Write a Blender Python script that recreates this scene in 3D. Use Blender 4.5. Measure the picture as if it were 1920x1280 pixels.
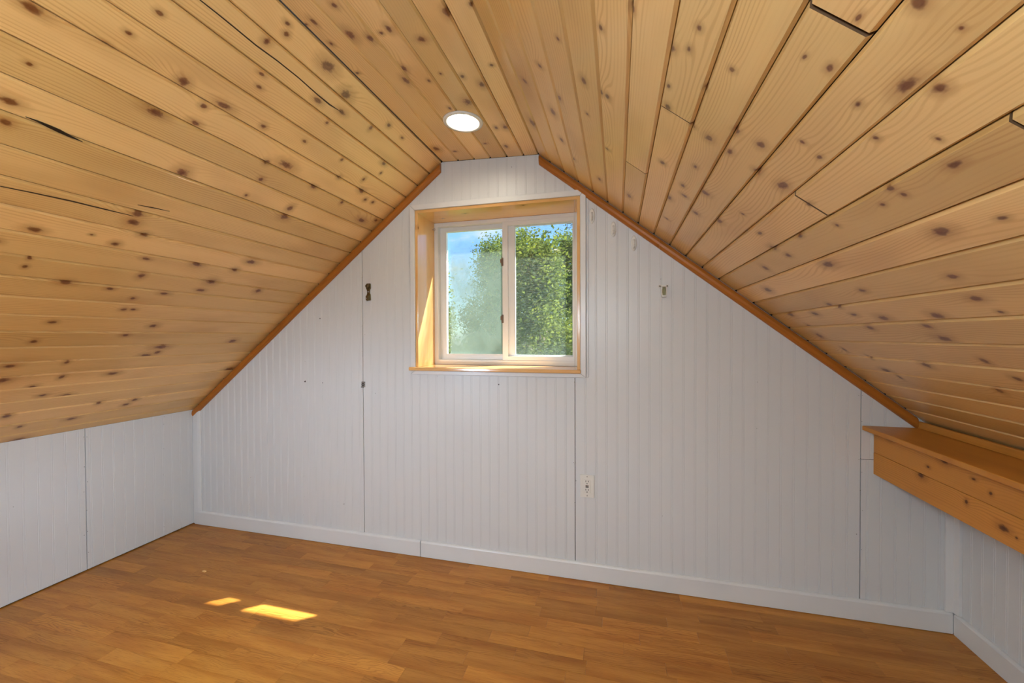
import bpy, bmesh, math, random
from mathutils import Vector, Matrix
random.seed(11)
S = bpy.context.scene
for o in list(bpy.data.objects):
    bpy.data.objects.remove(o)
C = S.collection

# ------------------------------------------------------------------ camera
F_PX, YAW, PIT, ROL, HC = 762.45, 0.254311, -0.0126178, -0.00379364, 1.228
def cam_axes():
    cy, sy = math.cos(YAW), math.sin(YAW)
    f = Vector((-sy, cy, 0)); r = Vector((cy, sy, 0)); u = Vector((0, 0, 1))
    f2 = f*math.cos(PIT) + u*math.sin(PIT); u2 = u*math.cos(PIT) - f*math.sin(PIT)
    return r*math.cos(ROL) + u2*math.sin(ROL), u2*math.cos(ROL) - r*math.sin(ROL), f2
CR, CU, CF = cam_axes()
CAMP = Vector((0, 0, HC))
cd = bpy.data.cameras.new('camera'); cam = bpy.data.objects.new('camera', cd); C.objects.link(cam)
cd.sensor_width = 36; cd.lens = 36*F_PX/1920; cd.clip_start = .02; cd.clip_end = 500
m = Matrix((CR, CU, -CF)).transposed().to_4x4(); m.translation = CAMP
cam.matrix_world = m
S.camera = cam
def on_plane(px, py, P, n):
    d = CF + CR*((px-960)/F_PX) + CU*((640-py)/F_PX)
    t = (Vector(P)-CAMP).dot(n)/d.dot(n)
    return CAMP + d*t, t

# ------------------------------------------------------------------ view, sky, sun
S.view_settings.view_transform = 'Standard'; S.view_settings.look = 'None'
S.view_settings.gamma = 1; S.view_settings.exposure = 0.17; S.view_settings.use_curve_mapping = False
S.cycles.max_bounces = 7; S.cycles.diffuse_bounces = 3; S.cycles.glossy_bounces = 2; S.cycles.transparent_max_bounces = 8
TO_SUN = Vector((.638, .5, 1)).normalized()
SKY_STRENGTH, SUN_STRENGTH, LAMP_STRENGTH, FILL_GLOBE_STRENGTH, FILL_DOME_STRENGTH = 0.21, 30.0, 135.0, 88.0, 1200.0

class NB:                      # small node-building helper
    def __init__(s, tree): s.t = tree; s.n = tree.nodes; s.l = tree.links
    def new(s, typ, **kw):
        x = s.n.new(typ)
        for k, v in kw.items(): setattr(x, k, v)
        return x
    def put(s, sock, v):
        if isinstance(v, bpy.types.NodeSocket): s.l.new(v, sock)
        elif v is not None: sock.default_value = v
    def m(s, op, a, b=None, c=None, clamp=False):
        x = s.new('ShaderNodeMath', operation=op, use_clamp=clamp)
        for i, v in enumerate((a, b, c)): s.put(x.inputs[i], v)
        return x.outputs[0]
    def vm(s, op, a, b=None):
        x = s.new('ShaderNodeVectorMath', operation=op)
        s.put(x.inputs[0], a); s.put(x.inputs[1], b)
        return x.outputs[0]
    def mix(s, fac, a, b, blend='MIX'):
        x = s.new('ShaderNodeMix', data_type='RGBA', blend_type=blend)
        s.put(x.inputs[0], fac); s.put(x.inputs[6], a); s.put(x.inputs[7], b)
        return x.outputs[2]
    def noise(s, vec, scale=1, detail=2, rough=.5, dims='3D', dist=0):
        x = s.new('ShaderNodeTexNoise', noise_dimensions=dims)
        s.put(x.inputs['Vector'], vec); x.inputs['Scale'].default_value = scale
        x.inputs['Detail'].default_value = detail; x.inputs['Roughness'].default_value = rough
        x.inputs['Distortion'].default_value = dist
        return x.outputs['Fac']
    def sep(s, v):
        x = s.new('ShaderNodeSeparateXYZ'); s.put(x.inputs[0], v); return x.outputs
    def comb(s, a=0, b=0, c=0):
        x = s.new('ShaderNodeCombineXYZ')
        for i, v in enumerate((a, b, c)): s.put(x.inputs[i], v)
        return x.outputs[0]
    def smooth(s, v, lo, hi, a=0., b=1.):
        x = s.new('ShaderNodeMapRange', interpolation_type='SMOOTHSTEP')
        s.put(x.inputs[0], v); x.inputs[1].default_value = lo; x.inputs[2].default_value = hi
        x.inputs[3].default_value = a; x.inputs[4].default_value = b
        return x.outputs[0]

def lin(r, g, b):              # sRGB 0-255 -> linear colour
    f = lambda c: (c/255/12.92) if c/255 <= .04045 else ((c/255+.055)/1.055)**2.4
    return (f(r), f(g), f(b), 1)

w = bpy.data.worlds.new('world'); S.world = w; w.use_nodes = True
b = NB(w.node_tree); b.n.clear()
sky = b.new('ShaderNodeTexSky'); sky.sky_type = 'NISHITA'; sky.sun_disc = False
sky.sun_elevation = math.asin(TO_SUN.z); sky.sun_rotation = math.atan2(TO_SUN.x, TO_SUN.y)
sky.air_density = 1.0; sky.dust_density = .3; sky.ozone_density = 1.5
tc = b.new('ShaderNodeTexCoord')
dirz = b.sep(tc.outputs['Generated'])
inv = b.m('DIVIDE', 1, b.m('ADD', b.m('MAXIMUM', dirz[2], 0), .18))
uv = b.comb(b.m('MULTIPLY', dirz[0], inv), b.m('MULTIPLY', dirz[1], inv), 3.3)
cl = b.noise(uv, 1.55, 6, .55)
cloud = b.smooth(cl, .56, .72, 0, .95)
skyc = b.mix(cloud, b.mix(1.0, sky.outputs[0], (.72, .96, 1.22, 1), 'MULTIPLY'), (4.6, 4.8, 5.2, 1))
bg = b.new('ShaderNodeBackground'); b.put(bg.inputs[0], skyc); bg.inputs[1].default_value = SKY_STRENGTH
wo = b.new('ShaderNodeOutputWorld'); b.l.new(bg.outputs[0], wo.inputs[0])

sd = bpy.data.lights.new('sun', 'SUN'); sd.energy = SUN_STRENGTH; sd.angle = .0095; sd.color = (1, .98, .95)
so = bpy.data.objects.new('sun', sd); C.objects.link(so)
so.rotation_euler = TO_SUN.to_track_quat('Z', 'Y').to_euler(); so.location = TO_SUN*30
# ------------------------------------------------------------------ materials
def mat(name):
    x = bpy.data.materials.new(name); x.use_nodes = True
    nb = NB(x.node_tree); nb.n.clear()
    out = nb.new('ShaderNodeOutputMaterial')
    return x, nb, out
def principled(nb, out, col, rough=.5, spec=.5, metal=0, bump=None, bstr=.2, bdist=.001, coat=0):
    p = nb.new('ShaderNodeBsdfPrincipled')
    nb.put(p.inputs['Base Color'], col); nb.put(p.inputs['Roughness'], rough)
    p.inputs['Specular IOR Level'].default_value = spec; p.inputs['Metallic'].default_value = metal
    p.inputs['Coat Weight'].default_value = coat; p.inputs['Coat Roughness'].default_value = .15
    if bump is not None:
        bn = nb.new('ShaderNodeBump'); bn.inputs['Strength'].default_value = bstr; bn.inputs['Distance'].default_value = bdist
        nb.put(bn.inputs['Height'], bump); nb.l.new(bn.outputs[0], p.inputs['Normal'])
    nb.l.new(p.outputs[0], out.inputs[0])
    return p

def knot_group():
    g = bpy.data.node_groups.new('knot', 'ShaderNodeTree')
    for nm, ty in (('X', 'NodeSocketFloat'), ('Y', 'NodeSocketFloat'), ('K', 'NodeSocketVector'), ('N', 'NodeSocketFloat'),
                   ('Core', 'NodeSocketFloat'), ('Halo', 'NodeSocketFloat'), ('Bump', 'NodeSocketFloat')):
        g.interface.new_socket(nm, in_out='INPUT', socket_type=ty)
    for nm in ('Core', 'Halo', 'Bump'):
        g.interface.new_socket(nm, in_out='OUTPUT', socket_type='NodeSocketFloat')
    nb = NB(g)
    i = nb.new('NodeGroupInput').outputs; o = nb.new('NodeGroupOutput').inputs
    k = nb.sep(i['K']); r = nb.m('MAXIMUM', k[2], 1e-5)
    dx = nb.m('DIVIDE', nb.m('SUBTRACT', i['X'], k[0]), nb.m('MULTIPLY', r, nb.m('ADD', .75, nb.m('MULTIPLY', nb.m('FRACT', nb.m('MULTIPLY', k[0], 37.7)), 1.3))))
    dy = nb.m('DIVIDE', nb.m('SUBTRACT', i['Y'], k[1]), r)
    d2 = nb.m('ADD', nb.m('MULTIPLY', dx, dx), nb.m('MULTIPLY', dy, dy))
    d = nb.m('ADD', nb.m('SQRT', d2), nb.m('MULTIPLY', nb.m('SUBTRACT', i['N'], .5), 1.3))
    core = nb.smooth(d, .35, 1.0, 1, 0)
    halo = nb.smooth(d, .5, 2.6, 1, 0)
    dl = nb.m('ADD', nb.m('MULTIPLY', nb.m('MULTIPLY', dx, dx), .22), nb.m('MULTIPLY', dy, dy))
    bump = nb.m('MULTIPLY', r, nb.m('EXPONENT', nb.m('MULTIPLY', dl, -.22)))
    nb.put(o['Core'], nb.m('MAXIMUM', i['Core'], core))
    nb.put(o['Halo'], nb.m('MAXIMUM', i['Halo'], halo))
    nb.put(o['Bump'], nb.m('ADD', i['Bump'], bump))
    return g
KNOT = knot_group()
NK = 10
def pine(name, light, dark, knotc, rough=.33, explicit=True, auto=.0, vary=.16, grain=1.0, coat=.0, spec=.45):
    """knotty pine; local x runs along the board, y across it"""
    x, nb, out = mat(name)
    P = nb.new('ShaderNodeTexCoord').outputs['Object']
    rnd = nb.new('ShaderNodeObjectInfo').outputs['Random']
    xyz = nb.sep(P)
    sx = nb.m('MULTIPLY', rnd, 53.0); sz = nb.m('MULTIPLY', rnd, 171.0)
    Q = nb.comb(nb.m('ADD', xyz[0], sx), xyz[1], nb.m('ADD', xyz[2], sz))
    nn = nb.noise(nb.vm('MULTIPLY', Q, (60, 90, 1)), 1, 2, .6)
    core = halo = bump = None
    if explicit:
        for i in range(NK):
            a = nb.new('ShaderNodeAttribute', attribute_type='OBJECT', attribute_name='knot%d' % i)
            g = nb.new('ShaderNodeGroup', node_tree=KNOT)
            nb.put(g.inputs['X'], xyz[0]); nb.put(g.inputs['Y'], xyz[1]); nb.put(g.inputs['K'], a.outputs['Vector']); nb.put(g.inputs['N'], nn)
            if core is not None:
                nb.put(g.inputs['Core'], core); nb.put(g.inputs['Halo'], halo); nb.put(g.inputs['Bump'], bump)
            core, halo, bump = g.outputs['Core'], g.outputs['Halo'], g.outputs['Bump']
    if auto > 0:               # scattered small knots
        v = nb.new('ShaderNodeTexVoronoi', voronoi_dimensions='2D', feature='F1')
        nb.put(v.inputs['Vector'], nb.comb(nb.m('MULTIPLY', nb.m('ADD', xyz[0], sx), 6.0), nb.m('ADD', nb.m('MULTIPLY', xyz[1], 13.0), sz), 0))
        v.inputs['Scale'].default_value = 1.0
        keep = nb.m('GREATER_THAN', nb.sep(v.outputs['Color'])[0], 1-auto)
        dd = nb.m('ADD', v.outputs['Distance'], nb.m('MULTIPLY', nb.m('SUBTRACT', nn, .5), .06))
        ac = nb.m('MULTIPLY', nb.smooth(dd, .030, .065, 1, 0), keep); ah = nb.m('MULTIPLY', nb.smooth(dd, .02, .2, 1, 0), keep)
        core = ac if core is None else nb.m('MAXIMUM', core, ac)
        halo = ah if halo is None else nb.m('MAXIMUM', halo, ah)
        bump = nb.m('MULTIPLY', ah, .006) if bump is None else nb.m('ADD', bump, nb.m('MULTIPLY', ah, .006))
    if core is None: core = halo = bump = 0.0
    # annual rings: level lines of a field that bends round the knots
    wob = nb.noise(nb.vm('MULTIPLY', Q, (1.3, 7, 1)), 1, 1, .5)
    fld = nb.m('ADD', nb.m('ADD', xyz[1], nb.m('MULTIPLY', wob, .075)), nb.m('MULTIPLY', bump, 1.5))
    ring = nb.m('SINE', nb.m('MULTIPLY', fld, 6.2832/.0085))
    ring = nb.smooth(ring, -.1, 1.0)
    amp = nb.noise(nb.vm('MULTIPLY', Q, (.8, 22, 1)), 1, 1, .5)
    fine = nb.noise(nb.vm('MULTIPLY', Q, (9, 420, 40)), 1, 2, .6)
    blotch = nb.noise(nb.vm('MULTIPLY', Q, (2.2, 6, 1)), 1, 2, .55)
    gf = nb.m('MULTIPLY', nb.m('MULTIPLY', ring, nb.smooth(amp, .3, .7, .12, 1)), .42*grain)
    gf = nb.m('ADD', gf, nb.m('MULTIPLY', nb.m('SUBTRACT', fine, .5), .35*grain), clamp=True)
    col = nb.mix(gf, light, dark)
    col = nb.mix(nb.smooth(blotch, .45, .8, 0, .40), col, tuple(c*.80 for c in dark[:3])+(1,))
    val = nb.m('ADD', 1-vary/2, nb.m('MULTIPLY', rnd, vary))
    col = nb.mix(1.0, col, nb.comb(val, val, nb.m('POWER', val, 1.4)), 'MULTIPLY')
    if core != 0.0:
        col = nb.mix(nb.m('MULTIPLY', halo, nb.m('ADD', .25, nb.m('MULTIPLY', nn, .5))), col, tuple(.55*c+.45*k for c, k in zip(dark[:3], knotc[:3]))+(1,))
        col = nb.mix(nb.m('MULTIPLY', core, nb.m('ADD', .62, nb.m('MULTIPLY', nn, .55)), clamp=True), col, knotc)
    principled(nb, out, col, nb.m('ADD', rough-.03, nb.m('MULTIPLY', fine, .06)), spec, 0, coat=coat)
    return x
CEIL = pine('pine_ceiling', lin(231, 189, 123), lin(193, 136, 69), lin(104, 51, 17), .34, True, .0, .26, coat=.25)
CEIL_FILL = CEIL
TRIMW = pine('stained_pine_trim', lin(172, 105, 38), lin(140, 77, 24), lin(66, 28, 10), .34, False, .02, .1, spec=.35)
SHELFW = pine('stained_pine_shelf', lin(206, 142, 62), lin(172, 106, 38), lin(74, 34, 12), .42, True, .02, .12, 1.2, spec=.3)
JAMBW = pine('varnished_pine_window_lining', lin(226, 176, 112), lin(196, 136, 70), lin(92, 50, 24), .16, False, .10, .06, .8, .3, .6)

def paint(name, col, rough=.36, spec=.42, dirt=.012):
    x, nb, out = mat(name)
    P = nb.new('ShaderNodeTexCoord').outputs['Object']
    n1 = nb.noise(P, 3.5, 4, .6); n2 = nb.noise(nb.vm('MULTIPLY', P, (180, 180, 14)), 1, 2, .5)
    c = nb.mix(nb.smooth(n1, .45, .8, 0, dirt*4), col, tuple(v*.86 for v in col[:3])+(1,))
    principled(nb, out, c, rough, spec, 0, n2, .05, .0004)
    return x
PAINT = paint('white_paint_paneling', (.67, .675, .68, 1))
PAINTT = paint('white_paint_trim', (.72, .72, .72, 1), .3, .4, .1)
VINYL = paint('white_vinyl', (.76, .76, .75, 1), .32, .4, .03)
PLASTIC = paint('white_plastic', (.74, .72, .67, 1), .3, .5, .02)
def flat(name, col, rough=.5, metal=0, spec=.5):
    x, nb, out = mat(name)
    P = nb.new('ShaderNodeTexCoord').outputs['Object']
    n = nb.noise(P, 60, 3, .6)
    c = nb.mix(n, tuple(v*.82 for v in col[:3])+(1,), tuple(min(1, v*1.15) for v in col[:3])+(1,))
    principled(nb, out, c, rough, spec, metal, n, .08, .0005)
    return x
ENDGRAIN = flat('pine_end_grain', (.10, .045, .014, 1), .7)
DARK = flat('dark_cavity', (.02, .015, .012, 1), .9)
BRASS = flat('antique_brass', (.16, .12, .055, 1), .38, .85)
STEEL = flat('dull_steel', (.42, .40, .38, 1), .4, .9)
NAIL = flat('rusty_nail_head', (.05, .035, .025, 1), .6, .3)
BROWNP = flat('brown_plastic_latch', (.16, .10, .06, 1), .45)
SLOT = flat('black_slot', (.012, .011, .010, 1), .5)
AMBER = flat('brown_test_button', (.10, .045, .02, 1), .45)
TARP = flat('roof_underlay', (.12, .11, .10, 1), .9)
SIDING = flat('exterior_siding', (.45, .44, .42, 1), .8)

x, nb, out = mat('oak_laminate'); LAM = x
P = nb.new('ShaderNodeTexCoord').outputs['Object']; rnd = nb.new('ShaderNodeObjectInfo').outputs['Random']
att = nb.new('ShaderNodeAttribute', attribute_type='GEOMETRY', attribute_name='seed')
rnd = nb.m('FRACT', nb.m('ADD', rnd, att.outputs['Fac']))
q = nb.sep(P)
Q = nb.comb(nb.m('ADD', q[0], nb.m('MULTIPLY', rnd, 61)), nb.m('ADD', q[1], nb.m('MULTIPLY', rnd, 7)), nb.m('MULTIPLY', rnd, 33))
wob = nb.noise(nb.vm('MULTIPLY', Q, (3.2, 14, 1)), 1, 3, .55)
ring = nb.smooth(nb.m('SINE', nb.m('MULTIPLY', nb.m('ADD', q[1], nb.m('MULTIPLY', wob, .09)), 6.2832/.0085)), .1, 1)
pore = nb.smooth(nb.noise(nb.vm('MULTIPLY', Q, (16, 330, 1)), 1, 4, .65), .46, .72)
bl = nb.noise(nb.vm('MULTIPLY', Q, (2.5, 22, 1)), 1, 3, .5)
amp = nb.smooth(nb.noise(nb.vm('MULTIPLY', Q, (1.4, 9, 1)), 1, 2, .5), .42, .7)
gf = nb.m('ADD', nb.m('MULTIPLY', nb.m('MULTIPLY', ring, amp), .5), nb.m('MULTIPLY', pore, .38), clamp=True)
c = nb.mix(nb.smooth(bl, .3, .75), lin(190, 130, 54), lin(164, 102, 34))
c = nb.mix(gf, c, lin(118, 64, 14))
val = nb.m('ADD', .84, nb.m('MULTIPLY', nb.m('FRACT', nb.m('MULTIPLY', rnd, 17.3)), .30))
c = nb.mix(1.0, c, nb.comb(val, val, val), 'MULTIPLY')
principled(nb, out, c, nb.m('ADD', .30, nb.m('MULTIPLY', pore, .12)), .3, 0, pore, .10, .0004)

def glass_mat(name, fog):
    x, nb, out = mat(name)
    tr = nb.new('ShaderNodeBsdfTransparent'); tr.inputs[0].default_value = (.95, .97, .96, 1)
    gl = nb.new('ShaderNodeBsdfGlossy'); gl.inputs['Roughness'].default_value = .03
    fr = nb.m('ADD', .03, nb.m('MULTIPLY', nb.m('POWER', nb.new('ShaderNodeLayerWeight').outputs['Facing'], 4.0), .45))
    m1 = nb.new('ShaderNodeMixShader'); nb.put(m1.inputs[0], fr); nb.l.new(tr.outputs[0], m1.inputs[1]); nb.l.new(gl.outputs[0], m1.inputs[2])
    P = nb.new('ShaderNodeTexCoord').outputs['Object']; q = nb.sep(P)
    n1 = nb.noise(P, 7, 5, .6, dist=1.2); n2 = nb.noise(P, 60, 3, .6)
    if fog:     # condensation between the panes: clear at the top and along the left edge, streaky inside
        dens = nb.m('MULTIPLY', nb.smooth(nb.m('ADD', q[2], nb.m('MULTIPLY', n1, -.10)), .40, .70, 1, 0), nb.smooth(nb.m('ADD', q[0], nb.m('MULTIPLY', n2, .012)), .018, .045))
        rim = nb.smooth(nb.m('ADD', q[0], nb.m('MULTIPLY', q[2], -.10)), .27, .33, 0, .18)
        low = nb.smooth(q[2], .03, .16, .22, 0)
        dens = nb.m('MULTIPLY', dens, nb.m('ADD', nb.m('ADD', nb.smooth(n1, .3, .75, .36, .62), rim), low), clamp=True)
    else:
        dens = nb.m('ADD', nb.smooth(nb.noise(nb.vm('MULTIPLY', P, (30, 1, 190)), 1, 3, .6), .42, .75, .03, .20), nb.smooth(q[2], .0, .12, .08, .02))
    tl = nb.new('ShaderNodeBsdfTranslucent'); tl.inputs[0].default_value = (.24, .31, .26, 1)
    df = nb.new('ShaderNodeBsdfDiffuse'); df.inputs[0].default_value = (.28, .35, .30, 1)
    ms = nb.new('ShaderNodeMixShader'); ms.inputs[0].default_value = .5; nb.l.new(tl.outputs[0], ms.inputs[1]); nb.l.new(df.outputs[0], ms.inputs[2])
    m2 = nb.new('ShaderNodeMixShader'); nb.put(m2.inputs[0], dens); nb.l.new(m1.outputs[0], m2.inputs[1]); nb.l.new(ms.outputs[0], m2.inputs[2])
    nb.l.new(m2.outputs[0], out.inputs[0])
    return x
GLASS_FOG = glass_mat('fogged_glass', True); GLASS = glass_mat('streaked_glass', False)

x, nb, out = mat('lamp_bulb_glow'); BULB = x
em = nb.new('ShaderNodeEmission'); em.inputs[0].default_value = (1, .90, .72, 1); em.inputs[1].default_value = LAMP_STRENGTH
nb.l.new(em.outputs[0], out.inputs[0])
x, nb, out = mat('fill_globe_glow'); BULB2 = x
em = nb.new('ShaderNodeEmission'); em.inputs[0].default_value = (.80, 1.0, 1.16, 1); em.inputs[1].default_value = FILL_GLOBE_STRENGTH
nb.l.new(em.outputs[0], out.inputs[0])
x, nb, out = mat('fill_dome_glow'); BULB3 = x
em = nb.new('ShaderNodeEmission'); em.inputs[0].default_value = (.78, 1.0, 1.30, 1); em.inputs[1].default_value = FILL_DOME_STRENGTH
nb.l.new(em.outputs[0], out.inputs[0])
CANW = paint('cream_reflector', (.86, .83, .74, 1), .35, .4, .0)

def leafmat(name, c1, c2):
    x, nb, out = mat(name)
    P = nb.new('ShaderNodeTexCoord').outputs['Object']
    n = nb.noise(P, 2.2, 4, .7); n2 = nb.noise(P, 14, 2, .6)
    c = nb.mix(nb.smooth(nb.m('ADD', nb.m('MULTIPLY', n, .6), nb.m('MULTIPLY', n2, .4)), .35, .65), c1, c2)
    d = nb.new('ShaderNodeBsdfDiffuse'); nb.put(d.inputs[0], c)
    t = nb.new('ShaderNodeBsdfTranslucent'); nb.put(t.inputs[0], nb.mix(1., c, (1.25, 1.2, .7, 1), 'MULTIPLY'))
    ms = nb.new('ShaderNodeMixShader'); ms.inputs[0].default_value = .5
    nb.l.new(d.outputs[0], ms.inputs[1]); nb.l.new(t.outputs[0], ms.inputs[2]); nb.l.new(ms.outputs[0], out.inputs[0])
    return x
LEAF1 = leafmat('leaf_green', (.085, .13, .028, 1), (.24, .28, .07, 1))
LEAF2 = leafmat('leaf_grey_green', (.09, .135, .035, 1), (.21, .26, .07, 1))
BARK = flat('bark', (.10, .075, .05, 1), .9)
x, nb, out = mat('lawn'); LAWN = x
principled(nb, out, nb.mix(nb.noise(nb.new('ShaderNodeTexCoord').outputs['Object'], 3, 6, .7), (.05, .09, .02, 1), (.14, .19, .05, 1)), .9)

# ------------------------------------------------------------------ mesh helpers
def link(o, parent=None):
    C.objects.link(o)
    if parent is not None: o.parent = parent
    return o
def from_data(name, verts, faces, material, parent=None, loc=(0, 0, 0), rot=None, smooth=False):
    me = bpy.data.meshes.new(name); me.from_pydata([tuple(v) for v in verts], [], faces); me.update()
    bm = bmesh.new(); bm.from_mesh(me); bmesh.ops.recalc_face_normals(bm, faces=bm.faces)
    bm.to_mesh(me); bm.free()
    if smooth: me.polygons.foreach_set('use_smooth', [True]*len(me.polygons))
    me.materials.append(material)
    o = bpy.data.objects.new(name, me); link(o, parent); o.location = loc
    if rot is not None: o.rotation_euler = rot
    return o
def tag(o, label, cat, group=None, kind=None):
    o['label'] = label; o['category'] = cat
    if group: o['group'] = group
    if kind: o['kind'] = kind
    return o
def empty(name, loc=(0, 0, 0)):
    o = bpy.data.objects.new(name, None); C.objects.link(o); o.location = loc; o.empty_display_size = .05
    return o
class MB:
    def __init__(s): s.v = []; s.f = []
    def add(s, vs, fs):
        k = len(s.v); s.v += [tuple(v) for v in vs]; s.f += [tuple(i+k for i in f) for f in fs]; return s
    def box(s, a, b):
        (x0, y0, z0), (x1, y1, z1) = a, b
        return s.add([(x0, y0, z0), (x1, y0, z0), (x1, y1, z0), (x0, y1, z0), (x0, y0, z1), (x1, y0, z1), (x1, y1, z1), (x0, y1, z1)],
                     [(0, 3, 2, 1), (4, 5, 6, 7), (0, 1, 5, 4), (1, 2, 6, 5), (2, 3, 7, 6), (3, 0, 4, 7)])
    def prism(s, poly, ax, a, b):
        """poly: 2D outline in the two axes other than ax, extruded along ax from a to b"""
        def p(u, v, t):
            return [(t, u, v), (u, t, v), (u, v, t)][ax]
        n = len(poly)
        return s.add([p(u, v, a) for u, v in poly] + [p(u, v, b) for u, v in poly],
                     [tuple(range(n))[::-1], tuple(range(n, 2*n))] + [(i, (i+1) % n, n+(i+1) % n, n+i) for i in range(n)])
    def lathe(s, prof, segs=24, axis='z', cap=True):
        """prof: list of (radius, height)"""
        n = len(prof); vs = []
        for k in range(segs):
            a = 2*math.pi*k/segs
            for r, h in prof:
                p = (r*math.cos(a), r*math.sin(a), h)
                vs.append(p if axis == 'z' else (p[0], p[2], p[1]))
        fs = [(k*n+i, ((k+1) % segs)*n+i, ((k+1) % segs)*n+i+1, k*n+i+1) for k in range(segs) for i in range(n-1)]
        if cap:
            fs += [tuple(k*n for k in range(segs))[::-1], tuple(k*n+n-1 for k in range(segs))]
        return s.add(vs, fs)
    def tube(s, pts, rad, segs=8):
        pts = [Vector(p) for p in pts]; rads = rad if isinstance(rad, (list, tuple)) else [rad]*len(pts)
        vs = []; N = len(pts); up = Vector((.31, .17, .93))
        for i, p in enumerate(pts):
            t = (pts[min(i+1, N-1)]-pts[max(i-1, 0)]).normalized()
            a = t.cross(up); a = a.normalized() if a.length > 1e-4 else t.orthogonal().normalized()
            c = t.cross(a)
            for k in range(segs):
                th = 2*math.pi*k/segs; vs.append(p + (a*math.cos(th)+c*math.sin(th))*rads[i])
        fs = [(i*segs+k, i*segs+(k+1) % segs, (i+1)*segs+(k+1) % segs, (i+1)*segs+k) for i in range(N-1) for k in range(segs)]
        fs += [tuple(range(segs))[::-1], tuple(range((N-1)*segs, N*segs))]
        return s.add(vs, fs)
    def build(s, name, material, parent=None, loc=(0, 0, 0), rot=None, smooth=False):
        return from_data(name, s.v, s.f, material, parent, loc, rot, smooth)
def soften(o, width=.002, seg=2):
    md = o.modifiers.new('bevel', 'BEVEL'); md.width = width; md.segments = seg; md.limit_method = 'ANGLE'
    return o

# ------------------------------------------------------------------ dimensions of the attic (metres)
YW = 2.064                     # face of the gable wall
YB = -2.00                     # back gable
XL, XR = -2.712, 1.345         # knee walls
TL, BL = Vector((-.927, 0, 2.18)), Vector((-2.712, 0, .752))
TR, BR = Vector((-.392, 0, 2.16)), Vector((1.207, 0, .888))
EL = (BL-TL).normalized(); ER = (BR-TR).normalized()
EF = (TR-TL).normalized()
NL = Vector((-EL.z, 0, EL.x)); NL = NL if NL.z < 0 else -NL       # normals that point into the room
NR = Vector((-ER.z, 0, ER.x)); NR = NR if NR.z < 0 else -NR
NF = Vector((-EF.z, 0, EF.x)); NF = NF if NF.z < 0 else -NF
LENR = 2.10
LENL = (XL-TL.x)/EL.x
def ceil_z(x):
    if x < TL.x: return TL.z + (x-TL.x)*EL.z/EL.x
    if x < TR.x: return TL.z + (x-TL.x)*EF.z/EF.x
    return TR.z + (x-TR.x)*ER.z/ER.x
WX0, WX1, WZ0, WZ1 = -1.089, -.182, 1.040, 1.928          # rough window opening in the panelling
LIGHT = Vector((-.656, 1.685, 0)); LIGHT.z = ceil_z(LIGHT.x)

# ------------------------------------------------------------------ ceiling
def slab(mb, T, e, n, s0, s1, y0, y1, d0, d1):
    """a slab parallel to a ceiling plane, from depth d0 to d1 behind its face"""
    vs = []
    for y in (y0, y1):
        for s_ in (s0, s1):
            for d in (d0, d1):
                p = T + e*s_ - n*d; vs.append((p.x, y, p.z))
    return mb.add(vs, [(0, 1, 3, 2), (4, 6, 7, 5), (0, 2, 6, 4), (1, 5, 7, 3), (0, 4, 5, 1), (2, 3, 7, 6)])
YE = 2.34                       # roof overhang beyond the gable
mb = MB()
slab(mb, TL, EL, NL, -.02, LENL+.35, YB-.1, YE, .022, .16)
slab(mb, TR, ER, NR, -.02, LENR+.35, YB-.1, YE, .022, .16)
fl = (TR-TL).length
slots = [LIGHT.y, .15, -1.25]
ys = YB-.1
for yl in sorted(slots):
    slab(mb, TL, EF, NF, -.02, fl+.02, ys, yl-.10, .022, .16); ys = yl+.10
    slab(mb, TL, EF, NF, -.02, LIGHT.x-TL.x-.10, yl-.10, yl+.10, .022, .16)
    slab(mb, TL, EF, NF, LIGHT.x-TL.x+.10, fl+.02, yl-.10, yl+.10, .022, .16)
slab(mb, TL, EF, NF, -.02, fl+.02, ys, YE, .022, .16)
slab(mb, TL, EF, NF, -.10, fl+.10, YB-.1, YE, .17, .20)
CE = mb.build('ceiling', TARP)
tag(CE, 'knotty pine board ceiling, two slopes and a narrow flat ridge strip', 'ceiling', kind='structure')

KL = """59,15,16 17,34,8 299,24,9 242,63,8 198,84,9 55,120,7 344,153,15 18,190,14 290,210,14 382,199,9 366,230,9 420,198,12 10,229,14
341,324,18 259,400,15 249,416,14 537,309,13 500,304,9 489,336,8 588,350,7 544,390,11 534,406,11 494,237,8 512,214,5 486,163,6 490,138,6
537,64,9 539,44,7 615,124,20 500,77,13 596,188,9 613,230,5 509,275,5 462,366,5 571,265,5 65,431,11 216,457,9 270,440,9 172,440,4 274,485,6
56,484,7 47,500,7 265,517,11 123,529,10 370,496,7 441,506,7 397,528,11 206,541,6 376,544,6 484,545,8 308,550,6 249,559,6 232,580,6 250,580,5
98,604,7 288,611,7 235,628,6 63,640,8 302,650,9 295,660,8 273,666,8 125,679,8 18,686,8 5,713,12 116,706,9 60,725,8 211,700,7 436,639,8
471,491,8 80,741,6 123,741,7 186,755,6 253,749,6 12,780,9 134,785,6 37,800,6 236,758,6 429,692,9 33,825,12 648,178,15 641,210,8 695,240,8
729,235,6 754,258,4 682,336,7 678,358,7 641,299,6 714,324,5 685,374,6 699,379,5 678,413,8 705,413,6 636,332,6 719,306,6 641,379,7"""
KF = """626,10,9 588,41,7 574,46,6 657,66,13 694,72,9 715,62,7 729,54,9 791,74,13 838,23,11 883,8,7 757,129,9 761,151,8 621,82,6 670,137,6
867,143,6 903,158,8 922,122,6 826,138,4 804,151,5 877,191,12 930,239,5 947,238,7 818,279,9 853,284,5 910,269,5 949,274,5 843,203,5"""
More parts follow.
